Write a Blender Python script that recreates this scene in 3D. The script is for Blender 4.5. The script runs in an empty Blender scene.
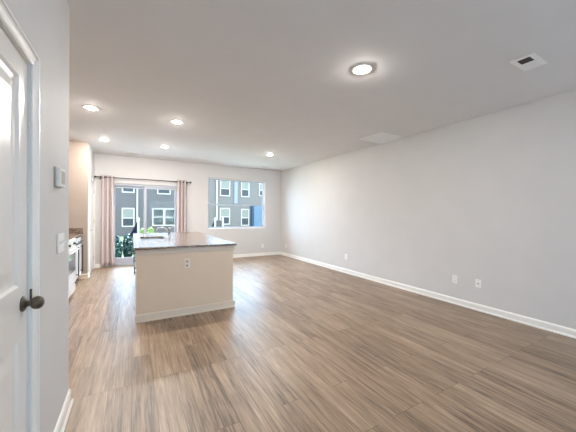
import bpy, bmesh, math, random
from mathutils import Vector, Matrix
random.seed(7)
sc = bpy.context.scene
C = sc.collection
PI = math.pi

# ---------------------------------------------------------------- camera, sky, exposure
F_PX, YAW, PITCH, ROLL, CAM_H = 274.2, 0.5161, -0.0082, 0.0092, 1.34
fw = Vector((math.sin(YAW) * math.cos(PITCH), math.cos(YAW) * math.cos(PITCH), math.sin(PITCH)))
rt = Vector((math.cos(YAW), -math.sin(YAW), 0))
up = rt.cross(fw)
rt2 = rt * math.cos(ROLL) + up * math.sin(ROLL)
up2 = up * math.cos(ROLL) - rt * math.sin(ROLL)
cam = bpy.data.cameras.new('camera')
cam.sensor_width = 36
cam.lens = F_PX / 576 * 36
cam.clip_start = 0.02
cam_o = bpy.data.objects.new('camera', cam)
C.objects.link(cam_o)
m3 = Matrix((rt2, up2, -fw)).transposed()
cam_o.matrix_world = Matrix.Translation((0, 0, CAM_H)) @ m3.to_4x4()
sc.camera = cam_o

SKY = (0.54, 0.76, 1.0)
SKY_STRENGTH = 7.0
LAMP_STRENGTH = 880.0
LAMP_COLOR = (1.0, 0.94, 0.865)
world = bpy.data.worlds.new('sky')
sc.world = world
world.use_nodes = True
bg = world.node_tree.nodes['Background']
bg.inputs['Color'].default_value = (*SKY, 1)
bg.inputs['Strength'].default_value = SKY_STRENGTH
sun = bpy.data.lights.new('sun', 'SUN')
sun.energy = 9.0
sun.color = (1.0, 0.96, 0.91)
sun.angle = 0.02
sun_o = bpy.data.objects.new('sun', sun)
C.objects.link(sun_o)
SUN_FROM = Vector((0.62, 0.02, 0.90))
sun_o.rotation_euler = SUN_FROM.to_track_quat('Z', 'Y').to_euler()
sun_o.location = (10, 12, 20)
sc.view_settings.view_transform = 'Standard'
sc.view_settings.look = 'None'
sc.view_settings.gamma = 1
sc.view_settings.use_curve_mapping = False
sc.view_settings.exposure = 0.93
sc.cycles.use_denoising = True
sc.cycles.max_bounces = 14
sc.cycles.diffuse_bounces = 8
sc.cycles.glossy_bounces = 6
sc.cycles.transparent_max_bounces = 16
sc.cycles.sample_clamp_indirect = 8

# ---------------------------------------------------------------- materials
def mat(name, col, rough=0.6, metal=0.0, spec=0.5, emit=None, emit_s=0):
    m = bpy.data.materials.new(name)
    m.use_nodes = True
    b = m.node_tree.nodes['Principled BSDF']
    b.inputs['Base Color'].default_value = (*col, 1)
    b.inputs['Roughness'].default_value = rough
    b.inputs['Metallic'].default_value = metal
    b.inputs['Specular IOR Level'].default_value = spec
    if emit:
        b.inputs['Emission Color'].default_value = (*emit, 1)
        b.inputs['Emission Strength'].default_value = emit_s
    return m

def nd(m, typ, **kw):
    n = m.node_tree.nodes.new(typ)
    for k, v in kw.items():
        setattr(n, k, v)
    return n

def lk(m, a, b):
    m.node_tree.links.new(a, b)

def bsdf(m):
    return m.node_tree.nodes['Principled BSDF']

def noisy(name, c1, c2, scale, rough=0.6, bump=0.0, metal=0.0, spec=0.5, bscale=None):
    m = mat(name, c1, rough, metal, spec)
    tc = nd(m, 'ShaderNodeTexCoord')
    n = nd(m, 'ShaderNodeTexNoise')
    n.inputs['Scale'].default_value = scale
    n.inputs['Detail'].default_value = 5
    lk(m, tc.outputs['Object'], n.inputs['Vector'])
    r = nd(m, 'ShaderNodeValToRGB')
    r.color_ramp.elements[0].position = 0.35
    r.color_ramp.elements[1].position = 0.65
    r.color_ramp.elements[0].color = (*c1, 1)
    r.color_ramp.elements[1].color = (*c2, 1)
    lk(m, n.outputs['Fac'], r.inputs['Fac'])
    lk(m, r.outputs['Color'], bsdf(m).inputs['Base Color'])
    if bump:
        n2 = nd(m, 'ShaderNodeTexNoise')
        n2.inputs['Scale'].default_value = bscale or scale * 3
        lk(m, tc.outputs['Object'], n2.inputs['Vector'])
        b = nd(m, 'ShaderNodeBump')
        b.inputs['Strength'].default_value = bump
        b.inputs['Distance'].default_value = 0.01
        lk(m, n2.outputs['Fac'], b.inputs['Height'])
        lk(m, b.outputs['Normal'], bsdf(m).inputs['Normal'])
    return m

WALL = noisy('greige wall paint', (0.605, 0.593, 0.583), (0.62, 0.608, 0.598), 3, 0.62, 0.03, bscale=260, spec=0.3)
KWALL = noisy('beige kitchen wall paint', (0.36, 0.298, 0.255), (0.37, 0.308, 0.265), 3, 0.62, 0.03, bscale=260, spec=0.3)
CEIL = noisy('flat ceiling paint', (0.745, 0.735, 0.735), (0.76, 0.75, 0.75), 3, 0.8, 0.03, bscale=200, spec=0.2)
TRIM = noisy('white trim paint', (0.79, 0.77, 0.735), (0.81, 0.79, 0.755), 4, 0.32)
DOORW = noisy('warm white door paint', (0.72, 0.695, 0.66), (0.735, 0.71, 0.675), 4, 0.3)
ISLP = noisy('beige island paint', (0.72, 0.58, 0.44), (0.735, 0.595, 0.455), 5, 0.55, 0.02, bscale=240, spec=0.3)
ISLT = noisy('pale beige trim paint', (0.70, 0.60, 0.49), (0.72, 0.62, 0.51), 5, 0.45)
PLAST = mat('white plastic', (0.80, 0.79, 0.77), 0.35)
VENTW = mat('glossy white vent paint', (0.90, 0.90, 0.90), 0.3)
PLAST2 = mat('ivory plastic', (0.80, 0.70, 0.61), 0.4)
GREYP = mat('grey plastic', (0.42, 0.38, 0.34), 0.45)
BLACK = mat('black slot', (0.012, 0.012, 0.013), 0.5)
DARKV = mat('dark vent interior', (0.03, 0.03, 0.032), 0.7)
BRONZE = noisy('aged pewter metal', (0.10, 0.085, 0.07), (0.20, 0.17, 0.14), 30, 0.28, metal=0.9)
STEEL = noisy('brushed steel', (0.50, 0.49, 0.48), (0.58, 0.57, 0.56), 60, 0.3, metal=1.0)
CHROME = mat('satin nickel', (0.52, 0.50, 0.47), 0.22, 1.0)
RODM = mat('dark bronze rod', (0.05, 0.045, 0.04), 0.35, 0.8)
CAB = noisy('white cabinet paint', (0.72, 0.73, 0.74), (0.75, 0.76, 0.77), 6, 0.3)
CABIN = mat('black toe kick and gap shade', (0.010, 0.009, 0.010), 0.8, spec=0.1)
ENAM = mat('white enamel', (0.80, 0.81, 0.82), 0.2)
COOKT = mat('cooktop glass with wall reflection tint', (0.06, 0.04, 0.032), 0.12)  # black glass, brown reflection of the kitchen wall put into its colour
OVGL = mat('oven door glass', (0.16, 0.20, 0.26), 0.08, 0.0, 0.8)
VINYL = mat('white vinyl frame', (0.80, 0.82, 0.84), 0.35)
VINYL_SHADE = mat('backlit shade vinyl', (0.42, 0.44, 0.50), 0.4)  # white vinyl greyed: the shade of backlit frames is in the colour
LENS = mat('downlight lens', (1, 0.95, 0.85), 0.5, emit=LAMP_COLOR, emit_s=LAMP_STRENGTH)

def glass_mat():
    m = bpy.data.materials.new('window glass')
    m.use_nodes = True
    nt = m.node_tree
    nt.nodes.remove(nt.nodes['Principled BSDF'])
    out = nt.nodes['Material Output']
    t = nd(m, 'ShaderNodeBsdfTransparent'); t.inputs['Color'].default_value = (0.985, 0.99, 0.99, 1)
    g = nd(m, 'ShaderNodeBsdfGlossy'); g.inputs['Roughness'].default_value = 0.0
    fr = nd(m, 'ShaderNodeFresnel'); fr.inputs['IOR'].default_value = 1.12
    mx = nd(m, 'ShaderNodeMixShader')
    lk(m, fr.outputs[0], mx.inputs[0]); lk(m, t.outputs[0], mx.inputs[1]); lk(m, g.outputs[0], mx.inputs[2])
    lk(m, mx.outputs[0], out.inputs['Surface'])
    return m
GLASS = glass_mat()

def floor_mat():
    m = mat('oak vinyl planks', (0.3, 0.24, 0.2), 0.34, spec=0.65)
    tc = nd(m, 'ShaderNodeTexCoord')
    mp = nd(m, 'ShaderNodeMapping')
    mp.inputs['Rotation'].default_value = (0, 0, PI / 2)
    lk(m, tc.outputs['Object'], mp.inputs['Vector'])
    # per plank random value
    br = nd(m, 'ShaderNodeTexBrick')
    br.offset = 0.37; br.offset_frequency = 3; br.squash = 1.0
    br.inputs['Scale'].default_value = 1.0
    br.inputs['Brick Width'].default_value = 1.22
    br.inputs['Row Height'].default_value = 0.152
    br.inputs['Mortar Size'].default_value = 0.0016
    br.inputs['Mortar Smooth'].default_value = 0.2
    br.inputs['Bias'].default_value = 0.0
    br.inputs['Color1'].default_value = (0, 0, 0, 1)
    br.inputs['Color2'].default_value = (1, 1, 1, 1)
    br.inputs['Mortar'].default_value = (0.5, 0.5, 0.5, 1)
    lk(m, mp.outputs[0], br.inputs['Vector'])
    # grain coordinate, displaced per plank
    add = nd(m, 'ShaderNodeVectorMath', operation='MULTIPLY_ADD')
    add.inputs[1].default_value = (37.0, 19.0, 11.0)
    lk(m, br.outputs['Color'], add.inputs[0]); lk(m, tc.outputs['Object'], add.inputs[2])
    def grain(scale, detail, rough, dist):
        mg = nd(m, 'ShaderNodeMapping'); mg.inputs['Scale'].default_value = scale
        lk(m, add.outputs[0], mg.inputs['Vector'])
        n = nd(m, 'ShaderNodeTexNoise'); n.inputs['Scale'].default_value = 1.0; n.inputs['Detail'].default_value = detail
        n.inputs['Roughness'].default_value = rough; n.inputs['Distortion'].default_value = dist
        lk(m, mg.outputs[0], n.inputs['Vector'])
        return n
    n1 = grain((70, 2.6, 1), 9, 0.72, 0.35)     # fine fibres
    n2 = grain((15, 1.0, 1), 6, 0.68, 1.3)      # streaks
    a = nd(m, 'ShaderNodeMath', operation='MULTIPLY_ADD'); a.inputs[1].default_value = 0.62
    lk(m, n1.outputs['Fac'], a.inputs[0])
    b = nd(m, 'ShaderNodeMath', operation='MULTIPLY'); b.inputs[1].default_value = 0.50
    lk(m, n2.outputs['Fac'], b.inputs[0]); lk(m, b.outputs[0], a.inputs[2])
    sep = nd(m, 'ShaderNodeSeparateColor'); lk(m, br.outputs['Color'], sep.inputs[0])
    c = nd(m, 'ShaderNodeMath', operation='MULTIPLY_ADD'); c.inputs[1].default_value = 0.09
    lk(m, sep.outputs[0], c.inputs[0]); lk(m, a.outputs[0], c.inputs[2])
    r = nd(m, 'ShaderNodeValToRGB')
    e = r.color_ramp.elements
    e[0].position = 0.465; e[0].color = (0.088, 0.058, 0.037, 1)
    e[1].position = 0.80; e[1].color = (0.50, 0.36, 0.245, 1)
    x = e.new(0.565); x.color = (0.225, 0.152, 0.100, 1)
    x = e.new(0.675); x.color = (0.345, 0.245, 0.165, 1)
    lk(m, c.outputs[0], r.inputs['Fac'])
    mx = nd(m, 'ShaderNodeMix', data_type='RGBA'); mx.blend_type = 'MULTIPLY'
    inv = nd(m, 'ShaderNodeMath', operation='MULTIPLY'); inv.inputs[1].default_value = 0.85
    lk(m, br.outputs['Fac'], inv.inputs[0])
    lk(m, inv.outputs[0], mx.inputs[0])
    lk(m, r.outputs['Color'], mx.inputs[6]); mx.inputs[7].default_value = (0.25, 0.2, 0.17, 1)
    lk(m, mx.outputs[2], bsdf(m).inputs['Base Color'])
    rr = nd(m, 'ShaderNodeMapRange'); rr.inputs['To Min'].default_value = 0.46; rr.inputs['To Max'].default_value = 0.32
    lk(m, n1.outputs['Fac'], rr.inputs['Value']); lk(m, rr.outputs[0], bsdf(m).inputs['Roughness'])
    bp = nd(m, 'ShaderNodeBump'); bp.inputs['Strength'].default_value = 0.12; bp.inputs['Distance'].default_value = 0.004
    lk(m, n1.outputs['Fac'], bp.inputs['Height']); lk(m, bp.outputs['Normal'], bsdf(m).inputs['Normal'])
    return m
FLOOR = floor_mat()

def granite_mat(name, rough):
    m = mat(name, (0.4, 0.33, 0.28), rough, spec=0.9)
    tc = nd(m, 'ShaderNodeTexCoord')
    v = nd(m, 'ShaderNodeTexVoronoi'); v.inputs['Scale'].default_value = 100
    lk(m, tc.outputs['Object'], v.inputs['Vector'])
    sep = nd(m, 'ShaderNodeSeparateColor'); lk(m, v.outputs['Color'], sep.inputs[0])
    r = nd(m, 'ShaderNodeValToRGB'); r.color_ramp.interpolation = 'CONSTANT'
    e = r.color_ramp.elements
    e[0].position = 0; e[0].color = (0.035, 0.025, 0.022, 1)
    e[1].position = 0.36; e[1].color = (0.18, 0.11, 0.078, 1)
    for p, col in ((0.66, (0.34, 0.25, 0.20)), (0.84, (0.50, 0.42, 0.36)), (0.94, (0.10, 0.08, 0.08))):
        x = e.new(p); x.color = (*col, 1)
    lk(m, sep.outputs[0], r.inputs['Fac'])
    lk(m, r.outputs['Color'], bsdf(m).inputs['Base Color'])
    return m
GRANITE = granite_mat('polished speckled granite', 0.20)

def siding_mat(name, col, dark):
    m = mat(name, col, 0.6, spec=0.3)
    tc = nd(m, 'ShaderNodeTexCoord')
    sx = nd(m, 'ShaderNodeSeparateXYZ'); lk(m, tc.outputs['Object'], sx.inputs[0])
    d = nd(m, 'ShaderNodeMath', operation='DIVIDE'); d.inputs[1].default_value = 0.19
    lk(m, sx.outputs['Z'], d.inputs[0])
    fr = nd(m, 'ShaderNodeMath', operation='FRACT'); lk(m, d.outputs[0], fr.inputs[0])
    r = nd(m, 'ShaderNodeValToRGB'); e = r.color_ramp.elements
    e[0].position = 0.0; e[0].color = (*dark, 1)
    e[1].position = 0.30; e[1].color = (*col, 1)
    lk(m, fr.outputs[0], r.inputs['Fac']); lk(m, r.outputs['Color'], bsdf(m).inputs['Base Color'])
    bp = nd(m, 'ShaderNodeBump'); bp.inputs['Strength'].default_value = 0.2; bp.inputs['Distance'].default_value = 0.005
    lk(m, fr.outputs[0], bp.inputs['Height']); lk(m, bp.outputs['Normal'], bsdf(m).inputs['Normal'])
    return m
SIDE = siding_mat('blue grey lap siding', (0.058, 0.0455, 0.040), (0.037, 0.029, 0.0255))
SIDE2 = siding_mat('pale grey lap siding', (0.089, 0.070, 0.058), (0.058, 0.047, 0.038))
BLUE = mat('mid blue paint', (0.060, 0.082, 0.105), 0.55, spec=0.2)
BLUED = mat('navy paint', (0.014, 0.025, 0.048), 0.55, spec=0.2)
BLUEL = mat('pale blue paint', (0.13, 0.13, 0.14), 0.55, spec=0.2)
BLIND = noisy('pale window blind', (0.115, 0.108, 0.085), (0.125, 0.118, 0.095), 8, 0.6, spec=0.2)
EXTW = mat('darkened pale vinyl', (0.26, 0.215, 0.18), 0.5, spec=0.3)  # white exterior vinyl, darkened to offset the bright outdoor light
PANE = mat('dark window pane', (0.026, 0.025, 0.025), 0.3, spec=0.15)
PANEG = noisy('green grey window pane', (0.020, 0.022, 0.018), (0.07, 0.068, 0.058), 1.5, 0.3, spec=0.15)
ROOFM = noisy('grey shingles', (0.08, 0.08, 0.085), (0.12, 0.12, 0.125), 12, 0.8)
PATIO = noisy('concrete patio', (0.56, 0.59, 0.62), (0.62, 0.65, 0.68), 6, 0.8, 0.05)
LAWN = noisy('lawn grass', (0.05, 0.09, 0.03), (0.09, 0.14, 0.05), 4, 0.9, 0.3)
LEAFD = noisy('dark teal leaves', (0.012, 0.038, 0.032), (0.03, 0.075, 0.06), 9, 0.45)
LEAFG = noisy('yellow green leaves', (0.12, 0.19, 0.03), (0.20, 0.28, 0.06), 9, 0.5)
FLOWER = mat('white flowers', (0.75, 0.72, 0.66), 0.6)
FENCEG = noisy('blue grey fence board', (0.040, 0.038, 0.038), (0.048, 0.046, 0.045), 6, 0.6, spec=0.2)
FENCED = mat('dark navy fence board', (0.004, 0.005, 0.009), 0.6, spec=0.1)
CURT = noisy('pink curtain fabric', (0.52, 0.44, 0.44), (0.56, 0.48, 0.475), 40, 0.85, 0.08, spec=0.2, bscale=500)

# ---------------------------------------------------------------- mesh helpers
def add_box(bm, lo, hi):
    x0, y0, z0 = lo; x1, y1, z1 = hi
    v = [bm.verts.new(p) for p in ((x0, y0, z0), (x1, y0, z0), (x1, y1, z0), (x0, y1, z0),
                                   (x0, y0, z1), (x1, y0, z1), (x1, y1, z1), (x0, y1, z1))]
    for f in ((3, 2, 1, 0), (4, 5, 6, 7), (0, 1, 5, 4), (1, 2, 6, 5), (2, 3, 7, 6), (3, 0, 4, 7)):
        bm.faces.new([v[i] for i in f])
    return v

def add_lathe(bm, prof, n=32, M=None):
    """prof: (radius, height) list about Z."""
    M = M or Matrix.Identity(4)
    rings = []
    for r, z in prof:
        if r < 1e-6:
            rings.append([bm.verts.new(M @ Vector((0, 0, z)))])
        else:
            rings.append([bm.verts.new(M @ Vector((r * math.cos(2 * PI * k / n), r * math.sin(2 * PI * k / n), z))) for k in range(n)])
    for a, b in zip(rings, rings[1:]):
        for k in range(n):
            k2 = (k + 1) % n
            if len(a) == 1 and len(b) == 1:
                continue
            if len(a) == 1:
                bm.faces.new((a[0], b[k2], b[k]))
            elif len(b) == 1:
                bm.faces.new((a[k], a[k2], b[0]))
            else:
                bm.faces.new((a[k], a[k2], b[k2], b[k]))

def add_tube(bm, pts, rad, n=12):
    pts = [Vector(p) for p in pts]
    rads = rad if isinstance(rad, (list, tuple)) else [rad] * len(pts)
    prev = None
    rings = []
    ref = None
    for i, p in enumerate(pts):
        t = (pts[min(i + 1, len(pts) - 1)] - pts[max(i - 1, 0)]).normalized()
        if ref is None:
            ref = Vector((0, 0, 1)) if abs(t.z) < 0.9 else Vector((1, 0, 0))
        u = (ref - t * ref.dot(t)).normalized()
        w = t.cross(u)
        ref = u
        rings.append([bm.verts.new(p + (u * math.cos(2 * PI * k / n) + w * math.sin(2 * PI * k / n)) * rads[i]) for k in range(n)])
    for a, b in zip(rings, rings[1:]):
        for k in range(n):
            bm.faces.new((a[k], a[(k + 1) % n], b[(k + 1) % n], b[k]))
    bm.faces.new(list(reversed(rings[0])))
    bm.faces.new(rings[-1])

def add_prism(bm, poly, axis, a, b):
    """extrude a 2-D polygon (other two axes, in x<y<z order) along axis from a to b."""
    def P(q, t):
        if axis == 'x': return (t, q[0], q[1])
        if axis == 'y': return (q[0], t, q[1])
        return (q[0], q[1], t)
    va = [bm.verts.new(P(q, a)) for q in poly]
    vb = [bm.verts.new(P(q, b)) for q in poly]
    n = len(poly)
    bm.faces.new(list(reversed(va))); bm.faces.new(vb)
    for k in range(n):
        bm.faces.new((va[k], va[(k + 1) % n], vb[(k + 1) % n], vb[k]))

def obj(name, bm, m, parent=None, bevel=0.0, smooth=False, seg=2):
    bmesh.ops.recalc_face_normals(bm, faces=bm.faces)
    me = bpy.data.meshes.new(name)
    bm.to_mesh(me); bm.free()
    me.materials.append(m)
    o = bpy.data.objects.new(name, me)
    C.objects.link(o)
    if parent:
        o.parent = parent
    if smooth:
        for p in me.polygons: p.use_smooth = True
        try:
            me.set_sharp_from_angle(angle=math.radians(35))
        except Exception:
            pass
    if bevel:
        b = o.modifiers.new('bevel', 'BEVEL'); b.width = bevel; b.segments = seg; b.limit_method = 'ANGLE'
    return o

def box(name, lo, hi, m, parent=None, bevel=0.0):
    bm = bmesh.new(); add_box(bm, lo, hi)
    return obj(name, bm, m, parent, bevel)

def boxes(name, lst, m, parent=None, bevel=0.0):
    bm = bmesh.new()
    for lo, hi in lst: add_box(bm, lo, hi)
    return obj(name, bm, m, parent, bevel)

def struct(o):
    o['kind'] = 'structure'
    return o

def tag(o, label, cat, group=None):
    o['label'] = label; o['category'] = cat
    if group: o['group'] = group
    return o

def thing(name, label, cat, loc=(0, 0, 0), group=None, kind=None):
    o = bpy.data.objects.new(name, None); C.objects.link(o)
    o.location = loc; o.empty_display_size = 0.1
    if kind: o['kind'] = kind
    if label: tag(o, label, cat, group)
    return o

def dup(root, loc, label, group=None, rot=None):
    r = root.copy(); C.objects.link(r); r.location = loc
    if rot is not None: r.rotation_euler = rot
    r['label'] = label
    if group: r['group'] = group
    for ch in list(root.children):
        c = ch.copy(); C.objects.link(c); c.parent = r
        for g in list(ch.children):
            d = g.copy(); C.objects.link(d); d.parent = c
    return r

# ---------------------------------------------------------------- room shell
XR, YF, XL, H = 4.253, 7.985, -0.383, 2.742
YB = -3.2                # wall behind the camera
WEND = 2.40              # end of the wall on the left
XK = -1.44               # kitchen wall behind the range
SX, SY = -0.79, 6.82     # corner of the pantry block

struct(box('floor', (-1.7, YB - 0.15, -0.12), (XR + 0.15, YF + 0.14, 0), FLOOR))
struct(box('ceiling', (-1.7, YB - 0.15, H), (XR + 0.15, YF + 0.16, H + 0.14), CEIL))
struct(box('wall_right', (XR, YB, 0), (XR + 0.15, YF, H), WALL))
BW = [(0.9, 2.4), (2.6, 4.0)]          # two unseen windows added behind the camera to brighten the near room
BZ0, BZ1 = 0.70, 2.15
struct(boxes('wall_back', [
    ((-1.7, YB - 0.15, 0), (BW[0][0], YB, H)), ((BW[0][1], YB - 0.15, 0), (BW[1][0], YB, H)), ((BW[1][1], YB - 0.15, 0), (XR + 0.15, YB, H)),
    ((BW[0][0], YB - 0.15, 0), (BW[0][1], YB, BZ0)), ((BW[0][0], YB - 0.15, BZ1), (BW[0][1], YB, H)),
    ((BW[1][0], YB - 0.15, 0), (BW[1][1], YB, BZ0)), ((BW[1][0], YB - 0.15, BZ1), (BW[1][1], YB, H))], WALL))
for wn, (wa, wb) in zip(('added_window_1', 'added_window_2'), BW):
    wt = thing(wn, None, None, ((wa + wb) / 2, YB - 0.10, BZ0), kind='structure')
    hw, hh = (wb - wa) / 2, BZ1 - BZ0
    boxes('window_frame', [((-hw, -0.03, 0), (-hw + 0.05, 0.03, hh)), ((hw - 0.05, -0.03, 0), (hw, 0.03, hh)), ((-0.03, -0.03, 0.05), (0.03, 0.03, hh - 0.05)),
          ((-hw + 0.05, -0.03, 0), (hw - 0.05, 0.03, 0.05)), ((-hw + 0.05, -0.03, hh - 0.05), (hw - 0.05, 0.03, hh))], VINYL, wt)
    box('pane', (-hw + 0.05, -0.004, 0.05), (hw - 0.05, 0.004, hh - 0.05), GLASS, wt)

# far wall with the openings of the sliding door and the window
DX0, DX1, DZ1 = -0.48, 1.11, 2.06
WX0, WX1, WZ0, WZ1 = 1.89, 3.69, 0.876, 2.365
T = 0.16
struct(boxes('wall_far', [
    ((-1.7, YF, 0), (DX0, YF + T, H)), ((DX0, YF, DZ1), (DX1, YF + T, H)),
    ((DX1, YF, 0), (WX0, YF + T, H)), ((WX0, YF, 0), (WX1, YF + T, WZ0)),
    ((WX0, YF, WZ1), (WX1, YF + T, H)), ((WX1, YF, 0), (XR + 0.15, YF + T, H))], WALL))

# wall with the closet door, its end and the return into the kitchen
DY0, DY1, DH = 0.78, 1.572, 1.965
struct(boxes('wall_left', [
    ((XL - 0.12, YB, 0), (XL, DY0, H)), ((XL - 0.12, DY0, DH + 0.010), (XL, DY1 + 0.010, H)),
    ((XL - 0.12, DY1 + 0.010, 0), (XL, WEND, H)), ((XK, WEND - 0.12, 0), (XL - 0.12, WEND, H)),
    ((-1.7, YB, 0), (-1.58, WEND, H))], WALL))
struct(boxes('wall_kitchen', [((XK - 0.14, WEND - 0.12, 0), (XK, SY, H))], KWALL))
# pantry block: front in the kitchen colour, side with the pantry door
PY0, PY1, PH = 7.08, 7.86, 2.02
struct(box('wall_pantry_front', (XK - 0.14, SY, 0), (SX, SY + 0.11, H), KWALL))
struct(boxes('wall_pantry_side', [
    ((SX - 0.11, SY + 0.11, 0), (SX, PY0, H)), ((SX - 0.11, PY0, PH), (SX, PY1, H)),
    ((SX - 0.11, PY1, 0), (SX, YF, H))], WALL))

# ---------------------------------------------------------------- baseboards (profile with a shoe strip)
def base_prof(s):   # distance from the wall, height
    return [(0, 0), (0.026 * s, 0), (0.026 * s, 0.012), (0.016 * s, 0.022), (0.016 * s, 0.074), (0.011 * s, 0.084), (0.006 * s, 0.091), (0, 0.093)]

def baseboard(name, axis, wall, side, a, b, m=TRIM, parent=None):
    bm = bmesh.new()
    prof = base_prof(side)
    if axis == 'y':
        add_prism(bm, [(wall + d, z) for d, z in prof], 'y', a, b)
    else:
        add_prism(bm, [(wall + d, z) for d, z in prof], 'x', a, b)
    return obj(name, bm, m, parent)

struct(baseboard('baseboard_right', 'y', XR, -1, YB, YF))
struct(baseboard('baseboard_far', 'x', YF, -1, DX1 + 0.01, XR - 0.02))
struct(baseboard('baseboard_far_corner', 'x', YF, -1, SX + 0.02, DX0 - 0.01))
struct(baseboard('baseboard_left', 'y', XL, 1, 1.640, WEND + 0.026))
struct(baseboard('baseboard_left_end', 'x', WEND, 1, -0.9, XL + 0.016))
struct(baseboard('baseboard_pantry', 'x', SY, -1, -0.955, SX + 0.016, ISLT))
struct(baseboard('baseboard_pantry_side', 'y', SX, 1, SY - 0.016, PY0 - 0.075))
struct(baseboard('baseboard_back', 'x', YB, 1, XL, XR))

# ---------------------------------------------------------------- closet door on the left
def frame_loop(bm, axis_pts, prof):
    """mitred moulding: axis_pts is an open list of (y,z) corner positions with outward dirs; prof of (out, proj)."""
    rings = []
    for (y, z, oy, oz) in axis_pts:
        rings.append([bm.verts.new((p, y + oy * o, z + oz * o)) for o, p in prof])
    for a, b in zip(rings, rings[1:]):
        n = len(prof)
        for k in range(n):
            bm.faces.new((a[k], a[(k + 1) % n], b[(k + 1) % n], b[k]))
    bm.faces.new(rings[0]); bm.faces.new(list(reversed(rings[-1])))

def casing(name, x, side, y0, y1, z1, m, w=0.085):
    prof = [(0, 0), (0, 0.006), (w * 0.05, 0.009), (w * 0.18, 0.010), (w * 0.22, 0.005), (w * 0.30, 0.005), (w * 0.55, 0.012), (w * 0.70, 0.013), (w * 0.74, 0.019), (w * 0.90, 0.019), (w, 0.014), (w, 0)]
    prof = [(o, x + side * p) for o, p in prof]
    bm = bmesh.new()
    frame_loop(bm, [(y0, 0, -1, 0), (y0, z1, -1, 1), (y1, z1, 1, 1), (y1, 0, 1, 0)], prof)
    return obj(name, bm, m, smooth=False)

casing_l = struct(casing('trim_1', XL, 1, DY0 - 0.004, DY1 + 0.004, DH + 0.004, TRIM, w=0.062))
jl = struct(boxes('trim_2', [((XL - 0.12, DY1 - 0.0, 0), (XL - 0.001, DY1 + 0.010, DH)), ((XL - 0.12, DY0, 0), (XL, DY0 + 0.012, DH)), ((XL - 0.12, DY0, DH), (XL - 0.001, DY1, DH + 0.010))], TRIM))
box('strike_plate', (XL - 0.002, DY1 + 0.0005, 0.93), (XL + 0.0065, DY1 + 0.0038, 1.005), BRONZE, jl)

def panel_door(name, x, side, y0, y1, z0, z1, panels, m):
    """slab with recessed moulded panels on its face at x (facing side)."""
    t = 0.035
    root = thing(name, None, None, (x, (y0 + y1) / 2, z0), kind='structure')
    bm = bmesh.new()
    ys = sorted({y0, y1} | {p[0] for p in panels} | {p[1] for p in panels})
    zs = sorted({z0, z1} | {p[2] for p in panels} | {p[3] for p in panels})
    def quad(pts): bm.faces.new([bm.verts.new(p) for p in pts])
    for a, b in zip(ys, ys[1:]):
        for c, d in zip(zs, zs[1:]):
            if any(p[0] <= a and b <= p[1] and p[2] <= c and d <= p[3] for p in panels):
                continue
            quad([(x, a, c), (x, b, c), (x, b, d), (x, a, d)])
    steps = [(0, 0), (0.010, -0.009), (0.026, -0.012), (0.040, -0.011), (0.075, -0.003)]
    for (a, b, c, d) in panels:
        prev = None
        for ins, dep in steps:
            xx = x + side * dep
            cur = [(xx, a + ins, c + ins), (xx, b - ins, c + ins), (xx, b - ins, d - ins), (xx, a + ins, d - ins)]
            if prev:
                for k in range(4):
                    quad([prev[k], prev[(k + 1) % 4], cur[(k + 1) % 4], cur[k]])
            prev = cur
        quad(prev)
    xb = x - side * t
    quad([(xb, y0, z0), (xb, y1, z0), (xb, y1, z1), (xb, y0, z1)])
    for (a, b) in (((y0, z0), (y1, z0)), ((y1, z0), (y1, z1)), ((y1, z1), (y0, z1)), ((y0, z1), (y0, z0))):
        quad([(x, *a), (x, *b), (xb, *b), (xb, *a)])
    bmesh.ops.remove_doubles(bm, verts=bm.verts, dist=1e-5)
    bmesh.ops.translate(bm, verts=bm.verts, vec=(-x, -(y0 + y1) / 2, -z0))
    obj('panel', bm, m, root)
    return root

YD = DY1 - 0.007
d1 = panel_door('door_1', XL - 0.008, 1, DY0 + 0.015, YD, 0.012, DH - 0.003,
                [(DY0 + 0.11, YD - 0.095, 0.24, 0.825), (DY0 + 0.11, YD - 0.095, 1.04, 1.875)], DOORW)
RX = Matrix.Rotation(PI / 2, 4, 'Y')   # lathe axis Z -> +X
kb = bmesh.new()
KY, KZ = YD - 0.056, 0.960
Mk = Matrix.Translation((0, KY - (DY0 + 0.015 + YD) / 2, KZ - 0.012)) @ RX
add_lathe(kb, [(0, 0.0), (0.031, 0.0), (0.032, 0.004), (0.028, 0.008), (0.018, 0.013), (0.0125, 0.017), (0.011, 0.022), (0.012, 0.027),
               (0.019, 0.030), (0.025, 0.037), (0.027, 0.046), (0.0255, 0.056), (0.020, 0.064), (0.010, 0.069), (0, 0.070)], 36, Mk)
knob = obj('knob', kb, BRONZE, d1, smooth=True)
lp = bmesh.new()
add_box(lp, (-0.030, YD - (DY0 + 0.015 + YD) / 2 - 0.0005, KZ - 0.045), (-0.004, YD - (DY0 + 0.015 + YD) / 2 + 0.001, KZ + 0.020))
obj('latch_plate', lp, BRONZE, d1)

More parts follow.
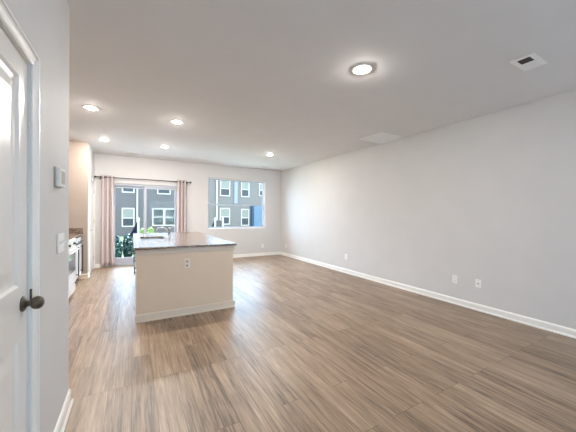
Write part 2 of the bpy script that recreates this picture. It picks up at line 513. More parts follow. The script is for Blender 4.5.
# pantry door beside the slider
struct(casing('trim_3', SX, 1, PY0, PY1, PH, TRIM, w=0.07))
d2 = panel_door('door_2', SX - 0.004, 1, PY0 + 0.004, PY1 - 0.004, 0.012, PH - 0.006,
                [(PY0 + 0.12, PY1 - 0.12, 0.24, 0.84), (PY0 + 0.12, PY1 - 0.12, 1.02, 1.90)], DOORW)
yc2 = (PY0 + PY1) / 2
hb = bmesh.new()
Mh = Matrix.Translation((0, PY0 + 0.065 - yc2, 0.94)) @ RX
add_lathe(hb, [(0, 0), (0.032, 0), (0.032, 0.008), (0.012, 0.012), (0.011, 0.045), (0, 0.047)], 24, Mh)
add_tube(hb, [(0.042, PY0 + 0.065 - yc2, 0.94), (0.046, PY0 + 0.10 - yc2, 0.94), (0.044, PY0 + 0.17 - yc2, 0.938)], [0.010, 0.009, 0.007])
obj('door_lever', hb, STEEL, d2, smooth=True)
for z in (0.25, 1.12, 1.80):
    hm = bmesh.new()
    add_tube(hm, [(0.008, PY1 - 0.002 - yc2, z - 0.045), (0.008, PY1 - 0.002 - yc2, z + 0.045)], 0.007)
    obj('hinge', hm, STEEL, d2)

# ---------------------------------------------------------------- sliding door (two sashes in a vinyl frame)
sd = thing('door_3', None, None, ((DX0 + DX1) / 2, YF + 0.05, 0), kind='structure')
cx = (DX0 + DX1) / 2
def rel(lo, hi, oy=YF + 0.05):
    return ((lo[0] - cx, lo[1] - oy, lo[2]), (hi[0] - cx, hi[1] - oy, hi[2]))
fy0, fy1 = YF + 0.03, YF + 0.13
boxes('door_frame', [rel((DX0, fy0, 0.0), (DX0 + 0.045, fy1, DZ1)), rel((DX1 - 0.045, fy0, 0.0), (DX1, fy1, DZ1)),
      rel((DX0 + 0.045, fy0, DZ1 - 0.055), (DX1 - 0.045, fy1, DZ1)), rel((DX0 + 0.045, fy0, 0.0), (DX1 - 0.045, fy1, 0.045))], VINYL_SHADE, sd)
def sash(x0, x1, y, z0, z1, stile, rail_b, rail_t, nm='sash'):
    s = boxes(nm, [rel((x0, y, z0), (x0 + stile, y + 0.035, z1)), rel((x1 - stile, y, z0), (x1, y + 0.035, z1)),
          rel((x0 + stile, y, z0), (x1 - stile, y + 0.035, z0 + rail_b)), rel((x0 + stile, y, z1 - rail_t), (x1 - stile, y + 0.035, z1))], VINYL_SHADE, sd, bevel=0.003)
    bm = bmesh.new()
    lo, hi = rel((x0 + stile, y + 0.014, z0 + rail_b), (x1 - stile, y + 0.020, z1 - rail_t))
    add_box(bm, lo, hi)
    obj('glass', bm, GLASS, s)
    return s
sash(DX0 + 0.045, 0.32, YF + 0.085, 0.045, DZ1 - 0.055, 0.06, 0.15, 0.05)
s2 = sash(0.255, DX1 - 0.045, YF + 0.042, 0.045, DZ1 - 0.055, 0.065, 0.15, 0.05)
boxes('door_handle', [rel((0.275, YF + 0.015, 0.95), (0.300, YF + 0.022, 1.15)), rel((0.28, YF + 0.022, 0.96), (0.295, YF + 0.045, 0.98)), rel((0.28, YF + 0.022, 1.12), (0.295, YF + 0.045, 1.14))], VINYL_SHADE, s2, bevel=0.003)
struct(boxes('trim_4', [((DX0 - 0.0, YF - 0.012, 0), (DX1 + 0.0, YF + 0.032, 0.018))], STEEL))

# ---------------------------------------------------------------- window
w1 = thing('window_1', None, None, ((WX0 + WX1) / 2, YF + 0.08, WZ0), kind='structure')
wcx = (WX0 + WX1) / 2
def wr(lo, hi):
    return ((lo[0] - wcx, lo[1] - YF - 0.08, lo[2] - WZ0), (hi[0] - wcx, hi[1] - YF - 0.08, hi[2] - WZ0))
a, b = YF + 0.07, YF + 0.15
boxes('window_frame', [wr((WX0, a, WZ0), (WX0 + 0.022, b, WZ1)), wr((WX1 - 0.022, a, WZ0), (WX1, b, WZ1)),
      wr((WX0 + 0.022, a, WZ1 - 0.022), (WX1 - 0.022, b, WZ1)), wr((WX0 + 0.022, a, WZ0), (WX1 - 0.022, b, WZ0 + 0.030))], VINYL, w1)
ZM = 1.592
def wsash(z0, z1, y):
    x0, x1, s = WX0 + 0.022, WX1 - 0.022, 0.026
    o = boxes('sash', [wr((x0, y, z0), (x0 + s, y + 0.03, z1)), wr((x1 - s, y, z0), (x1, y + 0.03, z1)),
          wr((x0 + s, y, z0), (x1 - s, y + 0.03, z0 + s)), wr((x0 + s, y, z1 - s), (x1 - s, y + 0.03, z1))], VINYL_SHADE, w1, bevel=0.003)
    bm = bmesh.new(); add_box(bm, *wr((x0 + s, y + 0.012, z0 + s), (x1 - s, y + 0.018, z1 - s)))
    obj('pane', bm, GLASS, o)
wsash(ZM - 0.013, WZ1 - 0.022, YF + 0.115)
wsash(WZ0 + 0.030, ZM + 0.013, YF + 0.082)
box('window_sill', wr((WX0, YF - 0.008, WZ0 - 0.0), (WX1, YF + 0.07, WZ0 + 0.014))[0], wr((WX0, YF - 0.008, WZ0), (WX1, YF + 0.07, WZ0 + 0.014))[1], VINYL, w1, bevel=0.003)

def bar_pull(bm, x, side, p0, p1, out=0.034, r=0.0075):
    '''bar between two (y,z) points in front of a face at x; side is the way the face looks along X'''
    q0, q1 = Vector((x + side * out, *p0)), Vector((x + side * out, *p1))
    d = (q1 - q0).normalized()
    add_tube(bm, [q0, q1], r, 12)
    for t in (q0 + d * 0.03, q1 - d * 0.03):
        add_tube(bm, [Vector((x, t.y, t.z)), t], r * 0.8, 10)

# ---------------------------------------------------------------- kitchen island
IX0, IX1, IY0, IY1 = 0.046, 1.254, 3.79, 6.34
CT0, CT1 = 0.884, 0.914
isl = thing('kitchen_island', 'beige painted kitchen island with white base trim standing on the plank floor', 'kitchen island', ((IX0 + IX1) / 2, (IY0 + IY1) / 2, 0))
icx, icy = (IX0 + IX1) / 2, (IY0 + IY1) / 2
def ir(lo, hi): return ((lo[0] - icx, lo[1] - icy, lo[2]), (hi[0] - icx, hi[1] - icy, hi[2]))
bm = bmesh.new()
# open box round the sink bowl
add_box(bm, *ir((IX0, IY0, 0), (IX1, IY0 + 0.10, CT0)))
add_box(bm, *ir((IX1 - 0.10, IY0 + 0.10, 0), (IX1, IY1, CT0)))
add_box(bm, *ir((IX0 + 0.022, IY1 - 0.05, 0), (IX1 - 0.10, IY1, CT0)))
add_box(bm, *ir((IX0 + 0.022, IY0 + 0.10, 0.10), (IX1 - 0.10, IY1 - 0.05, 0.60)))
add_box(bm, *ir((IX0 + 0.022, IY0 + 0.10, 0.60), (IX0 + 0.04, IY1 - 0.05, CT0)))
obj('body', bm, ISLP, isl)
bm = bmesh.new()
add_prism(bm, [(IY0 - icy - d, z) for d, z in ((0, 0.818), (0.010, 0.820), (0.016, 0.828), (0.016, 0.868), (0.022, 0.876), (0.022, 0.884), (0, 0.884))], 'x', IX0 - icx - 0.012, IX1 - icx + 0.018)
obj('top_trim', bm, ISLT, isl)
bm = bmesh.new()
pf = [(0, 0), (0.026, 0), (0.026, 0.012), (0.016, 0.022), (0.016, 0.080), (0.010, 0.092), (0, 0.096)]
add_prism(bm, [(IY0 - icy - d, z) for d, z in pf], 'x', IX0 - icx - 0.012, IX1 - icx + 0.026)
add_prism(bm, [(IX1 - icx + d, z) for d, z in pf], 'y', IY0 - icy, IY1 - icy)
obj('base_trim', bm, ISLT, isl)
# cabinet fronts on the aisle side
ys = [3.91, 4.37, 5.58, 5.96, 6.32]
def iface(y0, y1, z0, z1, nm, handle):
    bm = bmesh.new()
    add_box(bm, *ir((IX0 + 0.003, y0 + 0.004, z0), (IX0 + 0.022, y1 - 0.004, z1)))
    o = obj(nm, bm, CAB, isl, bevel=0.002)
    bm = bmesh.new()
    (hx, hy, hz), _ = ir((IX0, handle[0], handle[1]), (0, 0, 0))
    if nm == 'drawer':
        bar_pull(bm, hx + 0.003, -1, (hy - 0.06, hz), (hy + 0.06, hz), 0.026, 0.006)
    else:
        bar_pull(bm, hx + 0.003, -1, (hy, hz - 0.11), (hy, hz), 0.026, 0.006)
    obj('bar_pull', bm, BLACK, o, smooth=True)
for i, (y0, y1) in enumerate(((3.90, 4.36), (4.36, 4.93), (4.93, 5.50), (5.50, 5.92), (5.92, 6.33))):
    iface(y0, y1, 0.72, 0.868, 'drawer', ((y0 + y1) / 2, 0.80))
    iface(y0, y1, 0.115, 0.712, 'door', (y0 + 0.05 if i % 2 == 0 else y1 - 0.05, 0.66))
boxes('toe_kick', [ir((IX0 + 0.06, IY0 + 0.10, 0.0), (IX0 + 0.075, IY1, 0.10))], CABIN, isl)

def ring_slab(bm, o, h, z0, z1):
    def lp(r, z): return [bm.verts.new(p) for p in ((r[0], r[1], z), (r[2], r[1], z), (r[2], r[3], z), (r[0], r[3], z))]
    ot, it, ob, ib = lp(o, z1), lp(h, z1), lp(o, z0), lp(h, z0)
    for k in range(4):
        j = (k + 1) % 4
        bm.faces.new((ot[k], ot[j], it[j], it[k])); bm.faces.new((ob[j], ob[k], ib[k], ib[j]))
        bm.faces.new((ob[k], ob[j], ot[j], ot[k])); bm.faces.new((it[k], it[j], ib[j], ib[k]))
SK = (0.115, 4.83, 0.475, 5.40)
ict = bmesh.new()
ring_slab(ict, (0.012, 3.735, 1.285, 6.385), SK, CT0 + 0.0005, CT1)
isl_top = obj('countertop', ict, GRANITE, bevel=0.003)
tag(isl_top, 'long polished speckled granite slab on the beige island', 'countertop')
# sink bowl
def bowl(name, r, z0, z1, m):
    bm = bmesh.new()
    t = 0.004
    o = (r[0] - 0.012, r[1] - 0.012, r[2] + 0.012, r[3] + 0.012)
    add_loop = lambda q, z: [bm.verts.new(p) for p in ((q[0], q[1], z), (q[2], q[1], z), (q[2], q[3], z), (q[0], q[3], z))]
    L = [add_loop((o[0] - 0.006, o[1] - 0.006, o[2] + 0.006, o[3] + 0.006), z1), add_loop(r, z1),
         add_loop((r[0] + 0.012, r[1] + 0.012, r[2] - 0.012, r[3] - 0.012), z0 + 0.02), add_loop((r[0] + 0.03, r[1] + 0.03, r[2] - 0.03, r[3] - 0.03), z0)]
    for a, b in zip(L, L[1:]):
        for k in range(4):
            bm.faces.new((a[k], a[(k + 1) % 4], b[(k + 1) % 4], b[k]))
    bm.faces.new(L[-1])
    ob = obj(name, bm, m)
    s = ob.modifiers.new('solid', 'SOLIDIFY'); s.thickness = 0.003; s.offset = -1
    return ob
sk = thing('kitchen_sink', 'stainless steel undermount sink bowl set into the island granite', 'sink', ((SK[0] + SK[2]) / 2, (SK[1] + SK[3]) / 2, 0.69))
bw = bowl('bowl', SK, 0.69, 0.8835, STEEL)
for v in bw.data.vertices:
    v.co -= sk.location
bw.parent = sk
bm = bmesh.new(); add_lathe(bm, [(0, 0.004), (0.03, 0.004), (0.042, 0.006), (0.045, 0.003), (0.045, 0.001)], 24); obj('drain', bm, CHROME, sk, smooth=True)

fa = thing('faucet', 'satin metal kitchen faucet with curved spout behind the island sink', 'faucet', (0.56, 5.17, CT1))
bm = bmesh.new()
add_lathe(bm, [(0, 0), (0.028, 0), (0.028, 0.006), (0.022, 0.012), (0.020, 0.02), (0.020, 0.125), (0.023, 0.13), (0.023, 0.15), (0.018, 0.165), (0.0, 0.172)], 28)
obj('body', bm, CHROME, fa, smooth=True)
bm = bmesh.new()
sp = [(-0.01, 0, 0.085), (-0.03, 0, 0.125), (-0.06, 0, 0.155), (-0.10, 0, 0.172), (-0.14, 0, 0.172), (-0.18, 0, 0.158), (-0.20, 0, 0.135), (-0.205, 0, 0.115)]
add_tube(bm, sp, [0.014, 0.014, 0.013, 0.0125, 0.0125, 0.013, 0.014, 0.015], 14)
obj('spout', bm, CHROME, fa, smooth=True)
bm = bmesh.new()
add_tube(bm, [(0.0, 0, 0.155), (0.03, 0.0, 0.165), (0.075, 0.0, 0.178), (0.105, 0, 0.182)], [0.010, 0.008, 0.007, 0.008], 12)
obj('handle', bm, CHROME, fa, smooth=True)

# ---------------------------------------------------------------- outlets and switches
def rot_for(side):
    # plates are modelled facing -Y (towards the viewer side), then turned
    return {'far': 0, 'right': -PI / 2, 'left': PI / 2, 'island': 0}[side]

def plate(bm, w, h, t=0.006):
    add_box(bm, (-w / 2, -t, -h / 2), (w / 2, 0, h / 2))

def make_outlet(label, loc, rz, m=PLAST, group='wall outlets'):
    r = thing('power_outlet', label, 'outlet', loc, group)
    r.rotation_euler = (0, 0, rz)
    bm = bmesh.new(); plate(bm, 0.076, 0.122); obj('cover_plate', bm, m, r, bevel=0.002)
    for dz in (-0.027, 0.027):
        bm = bmesh.new()
        poly = [(0.017 * math.cos(t), dz + 0.0145 * math.sin(t)) for t in [2 * PI * k / 24 for k in range(24)]]
        add_prism(bm, poly, 'y', -0.0085, -0.0055)
        s = obj('socket', bm, m if m is not PLAST2 else GREYP, r)
        bm = bmesh.new()
        for dx in (-0.0065, 0.0065):
            add_box(bm, (dx - 0.0014, -0.0092, dz - 0.001), (dx + 0.0014, -0.0083, dz + 0.008))
        add_box(bm, (-0.0025, -0.0092, dz - 0.010), (0.0025, -0.0083, dz - 0.005))
        obj('slots', bm, BLACK, s)
    return r
make_outlet('white duplex outlet low on the right wall in the near pair, the one farther back', (XR - 0.0005, 2.352, 0.372), -PI / 2)
make_outlet('white outlet alone halfway along the right wall above the baseboard', (XR - 0.0005, 4.79, 0.372), -PI / 2)
make_outlet('white outlet on the right wall close to the far corner', (XR - 0.0005, 7.60, 0.31), -PI / 2)
make_outlet('white outlet on the far wall under the right end of the window', (3.607, YF - 0.0005, 0.31), 0)
make_outlet('ivory outlet centred high on the beige front of the island', (0.628, IY0 - 0.0005, 0.674), 0, PLAST2, 'island outlets')
jk = thing('cable_jack', 'small white cable jack plate low on the right wall, nearest of the near pair', 'cable jack', (XR - 0.0005, 2.03, 0.379))
jk.rotation_euler = (0, 0, -PI / 2)
bm = bmesh.new(); plate(bm, 0.074, 0.115, 0.007); obj('cover_plate', bm, PLAST, jk, bevel=0.002)
bm = bmesh.new(); add_lathe(bm, [(0, 0), (0.009, 0), (0.009, 0.006), (0.005, 0.006), (0.005, 0.016), (0, 0.016)], 20, Matrix.Translation((0, -0.006, 0)) @ Matrix.Rotation(PI / 2, 4, 'X'))
obj('socket', bm, BRONZE, jk)

# plates on the left wall face +X : rotate so that local -Y -> +X
RL = PI / 2
sw = thing('light_switch', 'white toggle light switch plate on the wall beside the closet door', 'light switch', (XL + 0.0005, 2.13, 1.150))
sw.rotation_euler = (0, 0, RL)
bm = bmesh.new(); plate(bm, 0.165, 0.116, 0.008); obj('cover_plate', bm, PLAST, sw, bevel=0.0025)
for dx in (-0.046, 0, 0.046):
    bm = bmesh.new()
    add_prism(bm, [(-0.008, -0.010), (-0.013, -0.002), (-0.022, 0.010), (-0.020, 0.014), (-0.008, 0.010)], 'x', dx - 0.005, dx + 0.005)
    obj('toggle', bm, PLAST, sw, bevel=0.001)
th = thing('thermostat', 'small square thermostat with grey face on the wall above the light switch', 'thermostat', (XL + 0.0005, 2.045, 1.535))
th.rotation_euler = (0, 0, RL)
bm = bmesh.new(); add_box(bm, (-0.066, -0.008, -0.058), (0.066, 0, 0.058)); obj('back_plate', bm, GREYP, th, bevel=0.003)
bm = bmesh.new(); add_box(bm, (-0.060, -0.030, -0.052), (0.060, -0.008, 0.052)); obj('housing', bm, PLAST, th, bevel=0.005)
bm = bmesh.new(); add_box(bm, (-0.046, -0.0315, -0.036), (0.046, -0.0295, 0.040)); obj('screen', bm, GREYP, th, bevel=0.001)

# ---------------------------------------------------------------- ceiling fixtures
def make_downlight(loc, label):
    r = thing('downlight', label, 'ceiling light', loc, 'recessed downlights')
    bm = bmesh.new()
    add_lathe(bm, [(0.100, 0), (0.099, -0.004), (0.092, -0.0055), (0.070, -0.004), (0.050, -0.0025), (0.046, 0.0)], 40)
    obj('trim_ring', bm, PLAST, r, smooth=True)
    bm = bmesh.new()
    add_lathe(bm, [(0, -0.016), (0.015, -0.0155), (0.028, -0.0140), (0.038, -0.011), (0.044, -0.007), (0.045, -0.001)], 40)
    obj('lens', bm, LENS, r, smooth=True)
    return r
L0 = make_downlight((1.926, 1.97, H), 'glowing recessed downlight nearest the camera, alone in the living room ceiling')
for (x, y, lab) in ((2.834, 5.887, 'glowing recessed downlight toward the far right corner of the ceiling'),
                    (-0.49, 4.542, 'glowing recessed downlight over the kitchen aisle, nearer of the aisle pair'),
                    (-0.49, 6.39, 'glowing recessed downlight over the kitchen aisle, farther of the aisle pair'),
                    (0.595, 4.545, 'glowing recessed downlight over the island, nearer of the island pair'),
                    (0.595, 6.40, 'glowing recessed downlight over the island, farther of the island pair')):
    dup(L0, (x, y, H), lab)

# register with half open damper, near the right wall
rg = thing('ceiling_register', 'square white ceiling air register with one dark open half', 'air vent', (3.135, 1.108, H))
HX, HY = 0.150, 0.085
bm = bmesh.new()
ring_slab(bm, (-HX, -HY, HX, HY), (-0.117, -0.047, 0.117, 0.047), -0.008, 0.0)
obj('frame', bm, VENTW, rg, bevel=0.003)
box('opening', (-0.117, -0.047, -0.0035), (-0.009, 0.047, -0.0005), DARKV, rg)
boxes('louvre', [((0.003 + k * 0.0285, -0.047, -0.007), (0.023 + k * 0.0285, 0.047, -0.003)) for k in range(4)] + [((-0.009, -0.047, -0.007), (0.003, 0.047, -0.003)), ((0.003, -0.047, -0.003), (0.117, 0.047, -0.001))], VENTW, rg)
# return grille against the right wall
gr = thing('return_grille', 'large white flat return air grille in the ceiling against the right wall', 'air vent', (3.95, 3.53, H))
bm = bmesh.new()
ring_slab(bm, (-0.30, -0.27, 0.30, 0.27), (-0.26, -0.23, 0.26, 0.23), -0.012, 0.0)
obj('frame', bm, VENTW, gr, bevel=0.003)
boxes('louvre', [((-0.26, -0.228 + k * 0.0253, -0.009), (0.26, -0.210 + k * 0.0253, -0.005)) for k in range(18)] + [((-0.26, -0.23, -0.005), (0.26, 0.23, -0.001))], VENTW, gr)
def slot_vent(loc, w, label):
    r = thing('slot_vent', label, 'air vent', loc, 'narrow ceiling vents')
    bm = bmesh.new(); ring_slab(bm, (-w / 2, -0.075, w / 2, 0.075), (-w / 2 + 0.02, -0.052, w / 2 - 0.02, 0.052), -0.007, 0)
    obj('frame', bm, VENTW, r, bevel=0.002)
    box('opening', (-w / 2 + 0.02, -0.052, -0.003), (w / 2 - 0.02, 0.052, -0.0005), DARKV, r)
    boxes('louvre', [((-w / 2 + 0.02, y, -0.007), (w / 2 - 0.02, y + 0.010, -0.003)) for y in (-0.022, 0.012)], VENTW, r)
slot_vent((0.0, 7.43, H), 0.34, 'narrow slotted ceiling vent in front of the sliding door curtains')
slot_vent((3.40, 7.50, H), 0.26, 'short slotted ceiling vent in front of the window near the far corner')

# ---------------------------------------------------------------- curtains
RODY, RODZ = YF - 0.085, 2.178
rod = thing('curtain_rod', 'thin dark curtain rod with round finials above the sliding door', 'curtain rod', (0.31, RODY, RODZ))
bm = bmesh.new(); add_tube(bm, [(-1.05, 0, 0), (1.05, 0, 0)], 0.011, 14); obj('pole', bm, RODM, rod, smooth=True)
for s in (-1, 1):
    bm = bmesh.new()
    add_lathe(bm, [(0, 0), (0.013, 0), (0.015, 0.01), (0.011, 0.016), (0.020, 0.025), (0.026, 0.037), (0.020, 0.052), (0, 0.06)], 24,
              Matrix.Translation((s * 1.045, 0, 0)) @ Matrix.Rotation(s * PI / 2, 4, 'Y'))
    obj('finial', bm, RODM, rod, smooth=True)
for x in (-0.985, 0.995):
    bm = bmesh.new()
    add_box(bm, (x - 0.006, -0.006, -0.024), (x + 0.006, 0.078, -0.011)); add_box(bm, (x - 0.012, 0.076, -0.05), (x + 0.012, 0.0845, 0.03))
    add_box(bm, (x - 0.006, -0.016, -0.024), (x + 0.006, -0.010, 0.004))
    obj('bracket', bm, RODM, rod)
def curtain(x0, x1, nf, label, seed):
    rnd = random.Random(seed)
    r = thing('curtain', label, 'curtain', ((x0 + x1) / 2, RODY, 0.05), 'curtains at the sliding door')
    cx = (x0 + x1) / 2
    zt, zb, n, mrows = 2.225, 0.05, nf * 16, 24
    bm = bmesh.new()
    ph = rnd.random() * 0.5
    grid = []
    for j in range(mrows + 1):
        v = j / mrows
        z = zt + (zb - zt) * v
        row = []
        for i in range(n + 1):
            u = i / n
            am = 0.046 * (0.95 + 0.25 * math.sin(3 * u * PI + ph + v))
            y = am * math.cos(2 * PI * nf * u + 0.35 * v * math.sin(5 * u + ph))
            spread = 1 + 0.06 * v
            x = ((x0 + (x1 - x0) * u) - cx) * spread + 0.012 * math.sin(4 * PI * nf * u) * (0.4 + 0.6 * v)
            row.append(bm.verts.new((x, y, z - 0.05)))
        grid.append(row)
    for j in range(mrows):
        for i in range(n):
            bm.faces.new((grid[j][i], grid[j][i + 1], grid[j + 1][i + 1], grid[j + 1][i]))
    o = obj('fabric', bm, CURT, r, smooth=True)
    s = o.modifiers.new('solid', 'SOLIDIFY'); s.thickness = 0.003; s.offset = 0
    for k in range(nf * 2):
        u = (k + 0.5) / (nf * 2)
        x = (x0 + (x1 - x0) * u) - cx
        bm = bmesh.new()
        add_lathe(bm, [(0.018, -0.003), (0.026, -0.003), (0.026, 0.003), (0.018, 0.003), (0.018, -0.003)], 20, Matrix.Translation((x, 0, RODZ - 0.05)) @ Matrix.Rotation(PI / 2, 4, 'Y'))
        obj('grommet', bm, RODM, r, smooth=True)
    return r
curtain(-0.655, -0.385, 3, 'pink grommet curtain hanging by the pantry door on the slider\'s left', 3)
curtain(1.045, 1.285, 3, 'pink grommet curtain hanging between the slider and the window', 8)

# ---------------------------------------------------------------- range and base cabinets along the kitchen wall
KX = -0.815
RX0 = KX
RY0, RY1 = 4.90, 5.640
rn = thing('kitchen_range', 'white freestanding kitchen range with oven door beside the base cabinets', 'range', (-1.12, (RY0 + RY1) / 2, 0))
ry = (RY0 + RY1) / 2
def rr(lo, hi): return ((lo[0] + 1.12, lo[1] - ry, lo[2]), (hi[0] + 1.12, hi[1] - ry, hi[2]))
boxes('body', [rr((XK + 0.01, RY0 + 0.004, 0.06), (KX - 0.012, RY1 - 0.004, 0.905))], BLACK, rn)
boxes('cooktop', [rr((XK + 0.06, RY0 + 0.006, 0.905), (KX - 0.0125, RY1 - 0.006, 0.917))], COOKT, rn, bevel=0.003)
boxes('back_panel', [rr((XK + 0.005, RY0 + 0.006, 0.905), (XK + 0.058, RY1 - 0.006, 1.08))], ENAM, rn, bevel=0.006)
cp = boxes('control_panel', [rr((KX - 0.012, RY0 + 0.034, 0.79), (KX + 0.01, RY1 - 0.034, 0.9185))], ENAM, rn, bevel=0.006)
for y in (RY0 + 0.14, RY1 - 0.22):
    bm = bmesh.new()
    add_lathe(bm, [(0.022, 0), (0.022, 0.006), (0.017, 0.010), (0.015, 0.028), (0, 0.030)], 20, Matrix.Translation((KX + 0.01 + 1.12, y - ry, 0.842)) @ RX)
    obj('knob', bm, BLACK, cp, smooth=True)
od = boxes('oven_door', [rr((KX - 0.012, RY0 + 0.034, 0.265), (KX + 0.012, RY1 - 0.034, 0.782))], ENAM, rn, bevel=0.006)
boxes('oven_window', [rr((KX + 0.0115, RY0 + 0.08, 0.40), (KX + 0.0135, RY1 - 0.08, 0.69))], OVGL, od)
bm = bmesh.new()
for y in (RY0 + 0.09, RY1 - 0.09):
    add_tube(bm, [(KX + 1.12 + 0.01, y - ry, 0.735), (KX + 1.12 + 0.055, y - ry, 0.735)], 0.008)
add_tube(bm, [(KX + 1.12 + 0.055, RY0 + 0.06 - ry, 0.735), (KX + 1.12 + 0.055, RY1 - 0.06 - ry, 0.735)], 0.011, 14)
obj('oven_handle', bm, ENAM, od, smooth=True)
dr = boxes('drawer', [rr((KX - 0.012, RY0 + 0.034, 0.065), (KX + 0.010, RY1 - 0.034, 0.255))], ENAM, rn, bevel=0.006)
bm = bmesh.new(); add_lathe(bm, [(0.008, 0), (0.008, 0.012), (0.016, 0.016), (0.016, 0.024), (0, 0.026)], 20, Matrix.Translation((KX + 1.12 + 0.01, RY1 - 0.12 - ry, 0.20)) @ RX)
obj('knob', bm, BLACK, dr, smooth=True)
for fx in (KX - 0.08, XK + 0.05):
    for fy in (RY0 + 0.03, RY1 - 0.06):
        boxes('foot', [rr((fx, fy, 0), (fx + 0.03, fy + 0.03, 0.06))], BLACK, rn)

KX = -0.885
def base_cabinet(y0, y1, label, hinge, gap=0.022, dyo=0.025):
    yc = (y0 + y1) / 2
    r = thing('base_cabinet', label, 'cabinet', (-1.12, yc, 0), 'white base cabinets')
    def q(lo, hi): return ((lo[0] + 1.12, lo[1] - yc, lo[2]), (hi[0] + 1.12, hi[1] - yc, hi[2]))
    boxes('body', [q((XK + 0.004, y0 + 0.002, 0.10), (KX - 0.02, y1 - 0.002, 0.880))], CAB, r)
    boxes('toe_kick', [q((XK + 0.004, y0 + 0.002, 0.0), (KX - 0.075, y1 - 0.002, 0.10))], CABIN, r)
    boxes('gap_shade', [q((KX - 0.02, y0 + 0.006, 0.105), (KX - 0.016, y1 - 0.006, 0.8795))], CABIN, r)  # black sheet painting the shade in the gaps around the fronts
    def shaker(z0, z1, nm):
        a0, a1, w = y0 + 0.022, y1 - gap, 0.05 if nm == 'door' else 0.03
        o = boxes(nm, [q((KX - 0.016, a0, z0), (KX + 0.004, a0 + w, z1)), q((KX - 0.016, a1 - w, z0), (KX + 0.004, a1, z1)),
              q((KX - 0.016, a0 + w, z0), (KX + 0.004, a1 - w, z0 + w)), q((KX - 0.016, a0 + w, z1 - w), (KX + 0.004, a1 - w, z1)),
              q((KX - 0.016, a0 + w, z0 + w), (KX - 0.012, a1 - w, z1 - w))], CAB, r)
        return o
    def pull(o, p0, p1):
        bm = bmesh.new()
        bar_pull(bm, KX + 1.12 + 0.004, 1, p0, p1, 0.036, 0.009)
        obj('bar_pull', bm, BLACK, o, smooth=True)
    pull(shaker(0.742, 0.848, 'drawer'), (-0.17, 0.775), (0.17, 0.775))
    dy = y0 + 0.05 if hinge == 'right' else y1 - gap - dyo
    pull(shaker(0.115, 0.715, 'door'), (dy - yc, 0.17), (dy - yc, 0.70))
base_cabinet(5.672, 6.235, 'white shaker base cabinet next to the range', 'left', 0.022)
base_cabinet(6.235, 6.80, 'white shaker base cabinet against the beige pantry wall', 'left', 0.05, 0.09)
ktop = thing('granite_worktop', 'brown speckled granite worktop in the kitchen corner with low splash strip', 'worktop', (-1.12, 6.24, 0.88))
def kq(lo, hi): return ((lo[0] + 1.12, lo[1] - 6.24, lo[2] - 0.88), (hi[0] + 1.12, hi[1] - 6.24, hi[2] - 0.88))
boxes('slab', [kq((XK + 0.002, 5.660, 0.8845), (KX + 0.028, SY - 0.002, 0.914))], GRANITE, ktop, bevel=0.003)
boxes('splash_strip', [kq((XK + 0.022, SY - 0.022, 0.9145), (KX + 0.024, SY - 0.001, 1.016)), kq((XK + 0.001, 5.66, 0.9145), (XK + 0.021, SY - 0.001, 1.016))], GRANITE, ktop, bevel=0.002)

# ---------------------------------------------------------------- outside: patio, lawn, hedge, fences, building opposite
struct(box('patio', (-2.2, YF + 0.17, -0.22), (5.5, 9.75, -0.10), PATIO))
struct(box('bounce_slab', (-8, -16, -0.25), (12, YB - 0.2, -0.15), PATIO))  # unseen pale slab added to bounce light up to the ceiling
bm = bmesh.new()
v = [bm.verts.new(p) for p in ((-16, YF + 0.2, -0.25), (26, YF + 0.2, -0.25), (26, 10.6, -0.25), (26, 27.2, -0.70), (-16, 27.2, -0.70), (-16, 10.6, -0.25))]
bm.faces.new((v[0], v[1], v[2], v[5])); bm.faces.new((v[5], v[2], v[3], v[4]))
struct(obj('ground', bm, LAWN))

BY = 27.0
bd = thing('apartment_building', 'grey sided two storey building with white framed windows across the lawn', 'building', (5, BY, -0.7))
def bq(lo, hi): return ((lo[0] - 5, lo[1] - BY, lo[2] + 0.7), (hi[0] - 5, hi[1] - BY, hi[2] + 0.7))
TOPZ = 5.1
boxes('wall', [bq((-9, BY, -0.7), (5.6, BY + 8, TOPZ))], SIDE, bd)
boxes('wall', [bq((5.6, BY - 0.02, -0.7), (18, BY + 8, TOPZ))], SIDE2, bd)
bm = bmesh.new()
add_prism(bm, [(BY - 0.4 - BY, TOPZ + 0.7), (8.4, TOPZ + 0.7), (8.4, TOPZ + 0.85), (4, TOPZ + 1.35), (-0.4, TOPZ + 0.85)], 'x', -14.4, 13.4)
obj('roof', bm, ROOFM, bd)
boxes('fascia', [bq((-9.4, BY - 0.45, TOPZ - 0.03), (18.4, BY - 0.40, TOPZ + 0.16))], EXTW, bd)
def bwin(x0, x1, z0, z1, style):
    y = BY - 0.02 if x0 > 5.6 else BY
    f = 0.10
    fr = [bq((x0, y - 0.06, z0), (x0 + f, y, z1)), bq((x1 - f, y - 0.06, z0), (x1, y, z1)), bq((x0 + f, y - 0.06, z0), (x1 - f, y, z0 + f)), bq((x0 + f, y - 0.06, z1 - f), (x1 - f, y, z1))]
    zm = (z0 + z1) / 2 - (0.06 if style != 'twin' else 0)
    fr.append(bq((x0 + f, y - 0.05, zm - 0.04), (x1 - f, y, zm + 0.04)))
    if style == 'twin':
        xm = (x0 + x1) / 2
        fr.append(bq((xm - 0.09, y - 0.06, z0 + f), (xm + 0.09, y, z1 - f)))
    o = boxes('window', fr, EXTW, bd)
    up, lo = (PANEG, PANEG) if style == 'twin' else (BLIND, PANE)
    boxes('pane', [bq((x0 + f, y - 0.02, zm + 0.04), (x1 - f, y - 0.005, z1 - f))], up, o)
    boxes('pane', [bq((x0 + f, y - 0.02, z0 + f), (x1 - f, y - 0.005, zm - 0.04))], lo, o)
bwin(-0.79, 0.16, 0.10, 1.72, 'single')
bwin(-0.79, 0.16, 3.00, 4.62, 'single')
bwin(1.52, 3.45, 0.15, 1.72, 'twin')
bwin(1.90, 3.02, 2.98, 4.60, 'single')
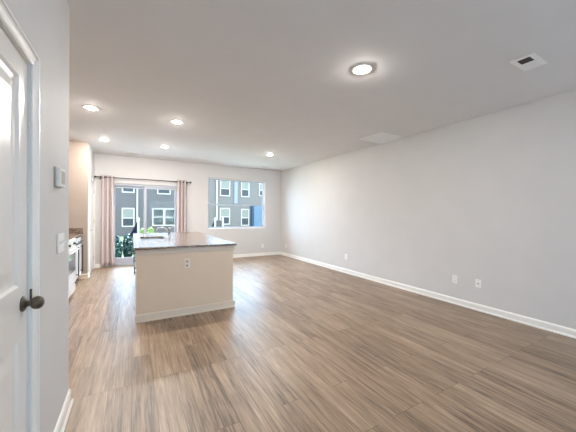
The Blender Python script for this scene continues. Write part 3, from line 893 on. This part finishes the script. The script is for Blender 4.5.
bwin(7.52, 8.56, 0.20, 1.86, 'single')
bwin(7.52, 8.56, 3.03, 4.68, 'single')
bwin(9.72, 10.62, 0.06, 1.80, 'single')
bwin(9.70, 10.62, 3.03, 4.70, 'single')
bwin(11.70, 12.30, 3.20, 4.55, 'single')
boxes('downspout', [bq((0.30, BY - 0.10, 0.2), (0.42, BY, TOPZ - 0.04))], EXTW, bd)
boxes('downspout', [bq((7.14, BY - 0.14, 0.0), (7.28, BY - 0.02, TOPZ - 0.04))], EXTW, bd)
boxes('blue_panel', [bq((8.98, BY - 0.10, 2.30), (9.34, BY - 0.02, TOPZ - 0.04))], BLUEL, bd)
boxes('corner_board', [bq((12.55, BY - 0.12, -0.3), (12.80, BY - 0.02, TOPZ - 0.04))], EXTW, bd)
bb = boxes('blue_bay', [bq((11.05, BY - 0.35, -0.7), (12.5, BY - 0.02, 2.15))], BLUE, bd)
boxes('bay_edge', [bq((10.80, BY - 0.30, -0.7), (11.05, BY - 0.02, 2.15))], BLUED, bd)

def fence(name, label, posts, panel, wing, y):
    x0 = posts[0]
    r = thing(name, label, 'fence', (x0, y, -0.3), 'patio fences')
    for px in posts:
        bm = bmesh.new()
        add_box(bm, (px - x0 - 0.04, -0.04, 0), (px - x0 + 0.04, 0.04, 1.34))
        add_lathe(bm, [(0.055, 1.34), (0.055, 1.36), (0.025, 1.375), (0.045, 1.40), (0.03, 1.435), (0, 1.445)], 20, Matrix.Translation((px - x0, 0, 0)))
        obj('post', bm, EXTW, r)
    if panel:
        boxes('board_panel', [((posts[0] - x0 + 0.04, -0.015, 0.05), (posts[1] - x0 - 0.04, 0.015, 1.32))], FENCEG, r)
    bm = bmesh.new()
    add_prism(bm, [(-0.04, 0.05), (-0.04, 1.30), (-wing, 0.78), (-wing, 0.05)], 'y', -0.015, 0.015)
    obj('wing_panel', bm, FENCED, r)
    return r
fence('privacy_fence', 'grey privacy fence with white posts outside the window', (3.14, 3.48), True, 0.24, 12.0)
fence('fence_post', 'white fence post with dark sloped wing outside the sliding door', (0.20,), False, 0.28, 12.0)

def shrub(x, y, z, rx, rz, m, label, n, seed, flowers=0, leaf=0.05, group='garden shrubs'):
    rnd = random.Random(seed)
    r = thing('shrub', label, 'shrub', (x, y, z), group)
    bm = bmesh.new()
    fpts = []
    for k in range(n):
        th_, ph_ = rnd.random() * 2 * PI, math.acos(1 - 2 * rnd.random())
        q = 0.55 + 0.45 * rnd.random() ** 0.5
        p = Vector((rx * q * math.sin(ph_) * math.cos(th_), rx * q * math.sin(ph_) * math.sin(th_), rz + rz * q * math.cos(ph_)))
        s = leaf * (0.6 + 0.8 * rnd.random())
        e = Matrix.Rotation(rnd.random() * 6.3, 3, 'Z') @ Matrix.Rotation(rnd.random() * 2.0 - 1, 3, 'X') @ Matrix.Rotation(rnd.random() * 2 - 1, 3, 'Y')
        vs = [bm.verts.new(p + e @ Vector(c)) for c in ((0, -s, 0), (s * 0.5, 0, s * 0.15), (0, s, 0), (-s * 0.5, 0, s * 0.15))]
        bm.faces.new(vs)
        if p.z > rz * 1.2: fpts.append(p)
    obj('foliage', bm, m, r)
    bm = bmesh.new()
    for k in range(5):
        t = rnd.random() * 6.3
        add_tube(bm, [(0, 0, 0), (rx * 0.2 * math.cos(t), rx * 0.2 * math.sin(t), rz * 0.6), (rx * 0.5 * math.cos(t), rx * 0.5 * math.sin(t), rz * 1.4)], [0.014, 0.01, 0.004], 6)
    obj('stem', bm, BRONZE if False else FENCED, r)
    if flowers:
        for p in rnd.sample(fpts, min(flowers, len(fpts))):
            bm = bmesh.new()
            bmesh.ops.create_icosphere(bm, subdivisions=1, radius=0.018, matrix=Matrix.Translation(p * 1.04))
            obj('flower', bm, FLOWER, r)
for i, (x, lab) in enumerate(((-0.45, 'dark green flowering shrub outside the slider beside the left curtain'),
                              (-0.12, 'dark green flowering shrub outside the slider in the middle of its row'),
                              (0.21, 'dark green flowering shrub outside the slider beside the island edge'))):
    shrub(x, 10.2 + 0.44 * (i % 2), -0.25, 0.170, 0.43, LEAFD, lab, 1100, 20 + i, 10)
shrub(0.38, 13.0, -0.28, 0.165, 0.48, LEAFG, 'yellow green shrub outside the slider to the right of the white post', 500, 31, 0)
shrub(0.71, 13.45, -0.28, 0.165, 0.50, LEAFG, 'yellow green shrub outside the slider above the island sink', 500, 32, 0)
shrub(5.00, 13.0, -0.30, 0.36, 0.46, LEAFG, 'low yellow green shrub outside the window under its lower right sash', 700, 33, 0)
